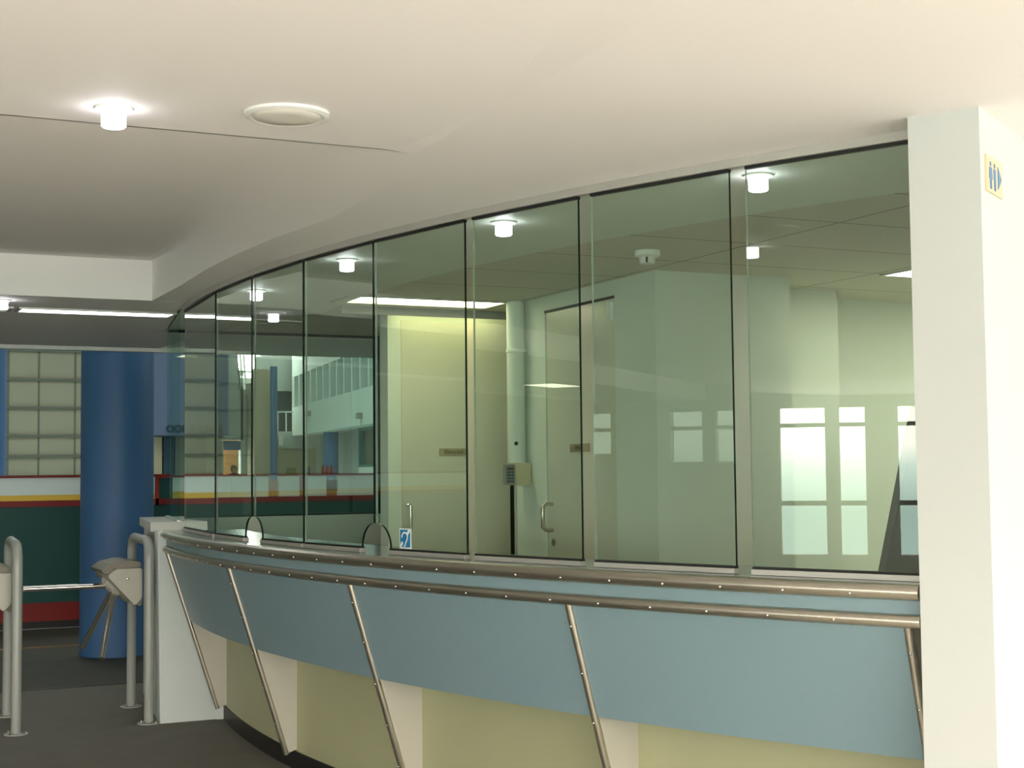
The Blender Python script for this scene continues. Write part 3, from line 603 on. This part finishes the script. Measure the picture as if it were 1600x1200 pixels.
# ------------------------------------------------------------ rink boards
RB = empty('rink_boards', (3.0, 15.13, 0), 'rink barrier striped red, teal, yellow and white', 'barrier')
def band(z0_, z1_, m, name, x0=-12, x1=12, y=15.13, t=.08, par=RB):
    mb = MB(); mb.box(x0, x1, y, y + t, z0_, z1_); return mb.build(name, m, par)
band(0, .07, 'plinth', 'base_strip'); band(.07, .25, 'redb', 'red_kick_band'); band(.25, 1.19, 'teal', 'teal_panel')
band(1.19, 1.25, 'redb', 'red_rail', y=15.12); band(1.25, 1.305, 'yellow', 'yellow_band', -12, 3.24); band(1.305, 1.475, 'white', 'white_panel', -12, 3.24)
band(1.475, 1.50, 'redb', 'cap_rail', -12, 3.40, y=15.11, t=.1)
mb = MB(); mb.box(3.25, 3.28, 15.12, 15.2, 1.19, 1.5); mb.box(3.28, 3.42, 15.12, 15.2, 1.46, 1.5); mb.build('gate_frame', 'red', RB)
band(1.25, 1.46, 'teal', 'gate_panel', 3.28, 3.42); band(1.25, 1.32, 'yellow', 'yellow_band', 3.42, 3.86)
xs = [(3.42, 3.86, 1.32), (3.86, 4.03, 1.25), (4.04, 4.36, 1.25), (4.36, 4.43, 1.25), (4.55, 4.77, 1.25), (4.82, 5.07, 1.25), (5.20, 5.70, 1.25), (5.72, 9, 1.25)]
for a, b, z_ in xs: band(z_, 1.465, 'white', 'white_panel', a, b); band(1.465, 1.485, 'redb', 'cap_rail', a, b, y=15.12)
band(1.25, 1.42, 'orange', 'gate_panel', 4.43, 4.55, y=15.18); band(1.25, 1.47, 'redb', 'gate_post', 4.775, 4.815); band(1.25, 1.30, 'orange', 'gate_panel', 5.07, 5.20, y=15.18); band(1.30, 1.42, 'darkblue', 'gate_panel', 5.09, 5.20, y=15.17); band(1.465, 1.485, 'redb', 'cap_rail', 5.07, 5.20, y=15.12)

# things behind the boards
def bottle(x, label, m='red', h=.095, r=.019, z=1.485):
    B_ = empty('drink_bottle', (x, 15.165, z), label, 'bottle', 'drink bottles on top of the boards')
    mb = MB(); mb.lathe([(r, 0), (r, h * .68), (r * .45, h * .85), (r * .45, h * .9)], (x, 15.165, z), 16); mb.build('bottle_body', m, B_, smooth=50)
    mb = MB(); mb.lathe([(r * .55, h * .9), (r * .55, h), (0, h)], (x, 15.165, z), 12); mb.build('lid', 'darkblue', B_, smooth=50)
for i, x in enumerate((5.045, 5.092, 5.139)): bottle(x, ('leftmost', 'middle', 'rightmost')[i] + ' of the three red bottles on the rink boards')
bottle(4.885, 'single blue bottle on the rink boards left of the red ones', 'bluep', .08)
mb = MB(); mb.box(4.64, 4.735, 15.13, 15.19, 1.486, 1.553); tagm(mb, 'small_box', 'green', 'small green box lying on top of the rink boards', 'box', bevel=.006)
mb = MB(); mb.box(2.79, 2.90, 16.6, 16.75, 0, 1.72); tagm(mb, 'standing_sign', 'darkblue', 'narrow dark blue stand left of the thick column', 'stand', bevel=.01)

# ------------------------------------------------------------ rink hall beyond
HY = 50.0
mb = MB(); mb.box(-14, 13.0, HY, HY + .3, 0, 9)
struct(mb.build('wall_hall', 'hallwall'), 'beige cladding of the far rink hall wall')
for i, z_ in enumerate((1.46, 2.12, 2.78, 3.69, 4.61, 5.56, 6.5)):
    mb = MB(); mb.box(-14, 13.0, HY - .12, HY, z_ - .03, z_ + .05); o = struct(mb.build('trim_%d' % (10 + i), 'girt'))
mb = MB(); mb.box(5.8, 6.0, HY - .05, HY, 0, 9); [mb.box(x, x + .06, HY - .02, HY, 0, 9) for x in (6.9, 8.05, 9.2)]
struct(mb.build('trim_17', 'girt'))
# lavender block with lettering and doors
mb = MB(); mb.box(10.4, 12.9, HY - 1.2, HY, 2.78, 9); lv = struct(mb.build('wall_lavender', 'lav'), 'lavender-blue upper wall with small dark letters')
text('lettering', 'OOI  A LINES', .32, 'darkblue', None, (11.75, HY - 1.23, 2.98), (1, 0, 0), depth=.02, bold=.012)
lt = bpy.data.objects['lettering.002'] if 'lettering.002' in bpy.data.objects else None
if lt: lt.name = 'wall_lettering'; tag(lt, 'small dark letters along the foot of the lavender wall', 'lettering')
for i, (a, b, m_) in enumerate(((10.5, 10.9, 'beigew'), (10.95, 11.3, 'darkblue'), (11.35, 12.4, 'girt'))):
    mb = MB(); mb.box(a, b, HY - .2, HY - .01, 0, 2.75); struct(mb.build('door_%d' % (3 + i), m_))
# grey and beige wall pieces with doorway
mb = MB(); mb.box(13.0, 13.05, HY, HY + .3, 0, 9); mb.box(13.0, 13.5, HY, HY + .3, 2.65, 9); mb.box(13.5, 13.75, HY, HY + .3, 2.65, 4.45); mb.prism([(13.5, HY, 4.4), (13.75, HY, 4.4), (13.5, HY, 5.5)], (0, .3, 0))
for k_ in range(3): mb.prism([(13.60 + k_ * .12, HY, 4.4), (13.63 + k_ * .12, HY, 4.4), (13.53 + k_ * .12, HY, 5.8), (13.50 + k_ * .12, HY, 5.8)], (0, .1, 0))
mb.box(13.5, 14.2, HY, HY + .1, 5.0, 5.04)
mb.box(13.66, 13.85, HY, HY + .3, 0, 4.4)#; mb.box(13.66, 13.85, HY, HY + .3, 0, 9)
struct(mb.build('wall_hall_grey', 'greyfac'), 'pale grey wall above the lit doorway')
mb = MB(); mb.box(13.05, 13.66, HY + .05, HY + .12, 2.30, 2.62); struct(mb.build('window_3', 'column'), 'blue transom over the doorway')
mb = MB(); mb.box(12.8, 14.2, HY + 1.2, HY + 1.3, 0, 2.9); struct(mb.build('wall_doorway', 'orange'), 'wall seen through the doorway, coloured orange for its warm light')  # orange base colour stands in for the warm light inside
mb = MB(); mb.box(13.85, 14.50, HY - 1.0, HY - .8, 0, 5.05); mb.box(13.85, 13.95, HY - .8, HY + .2, 0, 4.6); struct(mb.build('wall_hall_beige', 'beigew'), 'beige wall right of the doorway')
mb = MB(); mb.box(14.3, 17.2, HY + .5, HY + .7, 4.4, 5.6); mb.box(14.4, 15.9, HY, HY + .6, 2.35, 2.95); struct(mb.build('wall_hall_right', 'greyfac'))
mb = MB(); mb.box(14.4, 16.4, HY + .1, HY + .2, 0, 2.35); struct(mb.build('door_6', 'beigew'), 'closed beige roller shutter')
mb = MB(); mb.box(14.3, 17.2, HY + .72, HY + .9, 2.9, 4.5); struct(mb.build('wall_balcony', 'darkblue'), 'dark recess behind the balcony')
BR = empty('balcony_railing', (15.2, HY - .2, 2.95), 'pale balcony railing beside the tall blue column', 'railing')
for x in (14.62, 14.92, 15.22, 15.50):
    mb = MB(); mb.box(x - .02, x + .02, HY - .22, HY - .18, 2.95, 3.62); mb.build('post', 'facade', BR)
mb = MB(); mb.box(14.5, 15.52, HY - .23, HY - .17, 3.6, 3.65); mb.build('handrail', 'facade', BR)
mb = MB(); mb.lathe([(.12, 0), (.12, 5.1)], (14.36, HY - 1.6, 0), 24); tagm(mb, 'column', 'column', 'slim tall blue column in front of the balcony', 'column', smooth=50)
mb = MB(); mb.box(14.98, 15.14, HY - .1, HY - .01, 2.45, 2.80); tagm(mb, 'notice', 'signwhite', 'small white notice below the balcony', 'notice')
mb = MB(); mb.box(13.7, 26, 51.5, 51.7, 0, 4.9); mb.box(14.8, 26, 51.5, 51.7, 4.9, 9); struct(mb.build('wall_hall_end', 'greyfac'))
# curved white gallery facade on the right of the hall
fa = D2R(8.4); Fd = Vector((-math.sin(fa), -math.cos(fa))); F0 = Vector((15.51, 50.0)); Fn = Vector((math.cos(fa), -math.sin(fa)))
def FP(t, z, o=0): v = F0 + Fd * t + Fn * o; return Vector((v.x, v.y, z))
def fbox(mb, t0, t1, z0_, z1_, o0, o1, mi=0):
    mb.hexa([FP(t0, z0_, o0), FP(t1, z0_, o0), FP(t1, z0_, o1), FP(t0, z0_, o1)], [FP(t0, z1_, o0), FP(t1, z1_, o0), FP(t1, z1_, o1), FP(t0, z1_, o1)], mi)
FL = 24
mb = MB(); fbox(mb, 0, FL, 2.78, 3.78, 0, .5); fbox(mb, 0, FL, 4.85, 9, 0, .5); fbox(mb, -.1, 0.05, 2.78, 9, 0, .5); struct(mb.build('wall_gallery', 'facade'), 'white gallery wall of the rink hall')
mb = MB(); fbox(mb, 0, FL, 3.78, 4.85, .25, .35); g1 = struct(mb.build('window_4', 'winteal'), 'strip of dark gallery windows')
for k in range(20):
    mb = MB(); t = .4 + k * 1.16; fbox(mb, t, t + .16, 3.78, 4.85, -.03, .25); mb.build('mullion', 'facade', g1)
mb = MB(); fbox(mb, 0, FL, 0, 2.8, 1.0, 1.2); struct(mb.build('wall_gallery_lower', 'greyfac'), 'pale wall under the gallery')
mb = MB(); fbox(mb, 9.2, FL, 1.72, 2.76, .6, .65); g2 = struct(mb.build('window_5', 'winteal'), 'large teal window under the gallery')
for t in (9.2, 12.1):
    mb = MB(); fbox(mb, t, t + .14, 1.7, 2.78, .5, .6); mb.build('mullion', 'frame_teal', g2)
mb = MB(); fbox(mb, 9.2, FL, 1.64, 1.72, .5, .65); fbox(mb, 9.2, FL, 2.70, 2.78, .5, .65); mb.build('frame', 'frame_teal', g2)
mb = MB(); fbox(mb, 9.2, FL, 0, 1.64, .5, .65); struct(mb.build('wall_gallery_base', 'facade'))
mb = MB(); c_ = FP(5.0, 0, .45); mb.lathe([(.24, 0), (.24, 2.78)], c_, 32); tagm(mb, 'column', 'column', 'short blue column under the white gallery', 'column', smooth=50)
for k, t in enumerate((3.6, 12.0)):
    SLt = empty('wall_floodlight', FP(t, 3.3 if k == 0 else 2.95), ('small fitting on the gallery wall, further one', 'small fitting on the gallery wall, nearer one')[k], 'light fitting', 'fittings on the gallery wall')
    mb = MB(); zz = 3.35 if k == 0 else 2.95; fbox(mb, t, t + .3, zz, zz + .16, -.14, 0); mb.build('housing', 'greybox', SLt)
    mb = MB(); fbox(mb, t + .1, t + .14, zz - .2, zz, -.05, -.01); mb.build('bracket', 'signwhite', SLt)
# hall roof with skylight, right end wall
mb = MB(); mb.box(-14.2, 14.2, 12.0, 52, 9.0, 9.2); mb.box(14.7, 26, 12.0, 52, 9.0, 9.2); struct(mb.build('ceiling_hall', 'greyfac'))
mb = MB(); mb.prism([(12.6, HY + .5, 4.9), (13.9, HY + .5, 4.9), (13.9, HY + .5, 5.1), (12.6, HY + .5, 5.1)], (0, .1, 0)); struct(mb.build('trim_20', 'greyfac'))
wallbox('wall_hall_left', -14.2, -14, 12, 52, 0, 9, 'hallwall'); wallbox('wall_hall_side', 26, 26.2, 12, 52, 0, 9, 'plaster')
wallbox('wall_hall_near', 12.2, 26, 15, 15.2, 0, 9, 'plaster'); wallbox('wall_hall_over', -14, 12.2, 12.06, 12.2, 4.0, 9, 'plaster')
for i, (x, y) in enumerate(((2, 20), (8, 24), (2, 30), (7, 34), (2, 42), (6, 41))):  # unseen area lights added to light the hall
    L = bpy.data.lights.new('hall_fill', 'AREA'); L.size = 3; L.energy = 215; L.color = (0.92, 1.0, 0.90)
    o = bpy.data.objects.new('hall_fill', L); COL.objects.link(o); o.location = (x, y, 8.8)
# ------------------------------------------------------------ person in the doorway
def person():
    x, y = 12.88, 48.0
    J = {'pel': (0, 0, .95), 'sp': (0, 0, 1.15), 'ch': (0, 0, 1.35), 'nk': (0, 0, 1.50), 'hd': (0, -.02, 1.60), 'ht': (0, -.02, 1.70),
         'ls': (-.19, 0, 1.43), 'le': (-.25, .02, 1.15), 'lw': (-.24, -.05, .90), 'rs': (.19, 0, 1.43), 're': (.25, .02, 1.15), 'rw': (.24, -.05, .90),
         'lh': (-.10, 0, .90), 'lk': (-.11, -.02, .50), 'la': (-.11, .02, .08), 'lt': (-.11, -.14, .03), 'rh': (.10, 0, .90), 'rk': (.11, -.02, .50), 'ra': (.11, .02, .08), 'rtoe': (.11, -.14, .03)}
    rad = {'pel': .15, 'sp': .14, 'ch': .15, 'nk': .055, 'hd': .085, 'ht': .075, 'ls': .06, 'le': .045, 'lw': .035, 'rs': .06, 're': .045, 'rw': .035, 'lh': .09, 'lk': .06, 'la': .045, 'lt': .035, 'rh': .09, 'rk': .06, 'ra': .045, 'rtoe': .035}
    E_ = [('pel', 'sp'), ('sp', 'ch'), ('ch', 'nk'), ('nk', 'hd'), ('hd', 'ht'), ('ch', 'ls'), ('ls', 'le'), ('le', 'lw'), ('ch', 'rs'), ('rs', 're'), ('re', 'rw'), ('pel', 'lh'), ('lh', 'lk'), ('lk', 'la'), ('la', 'lt'), ('pel', 'rh'), ('rh', 'rk'), ('rk', 'ra'), ('ra', 'rtoe')]
    ks = list(J); me = bpy.data.meshes.new('person'); me.from_pydata([J[k] for k in ks], [(ks.index(a), ks.index(b)) for a, b in E_], [])
    o = bpy.data.objects.new('person', me); COL.objects.link(o); o.location = (x, y, 0)
    m = o.modifiers.new('s', 'SKIN'); sv = me.skin_vertices[0].data
    for i, k in enumerate(ks): sv[i].radius = (rad[k], rad[k]); sv[i].use_root = (k == 'pel')
    o.modifiers.new('d', 'SUBSURF').levels = 2
    dg = bpy.context.evaluated_depsgraph_get(); nm = bpy.data.meshes.new_from_object(o.evaluated_get(dg)); o.modifiers.clear(); o.data = nm
    nm.materials.clear(); nm.materials.append(MT['cloth']); nm.materials.append(MT['skin'])
    for p in nm.polygons:
        p.use_smooth = True
        if p.center.z > 1.53 and p.center.y < -.02: p.material_index = 1
    mb = MB(); mb.lathe([(.03, -.10), (.098, -.06), (.11, .02), (.09, .09), (.04, .13), (0, .135)], (x, y + .02, 1.64), 16); mb.build('hair', 'hair', o, smooth=60)
    tag(o, 'person with dark hair and dark clothes in the lit doorway across the rink', 'person')
person()
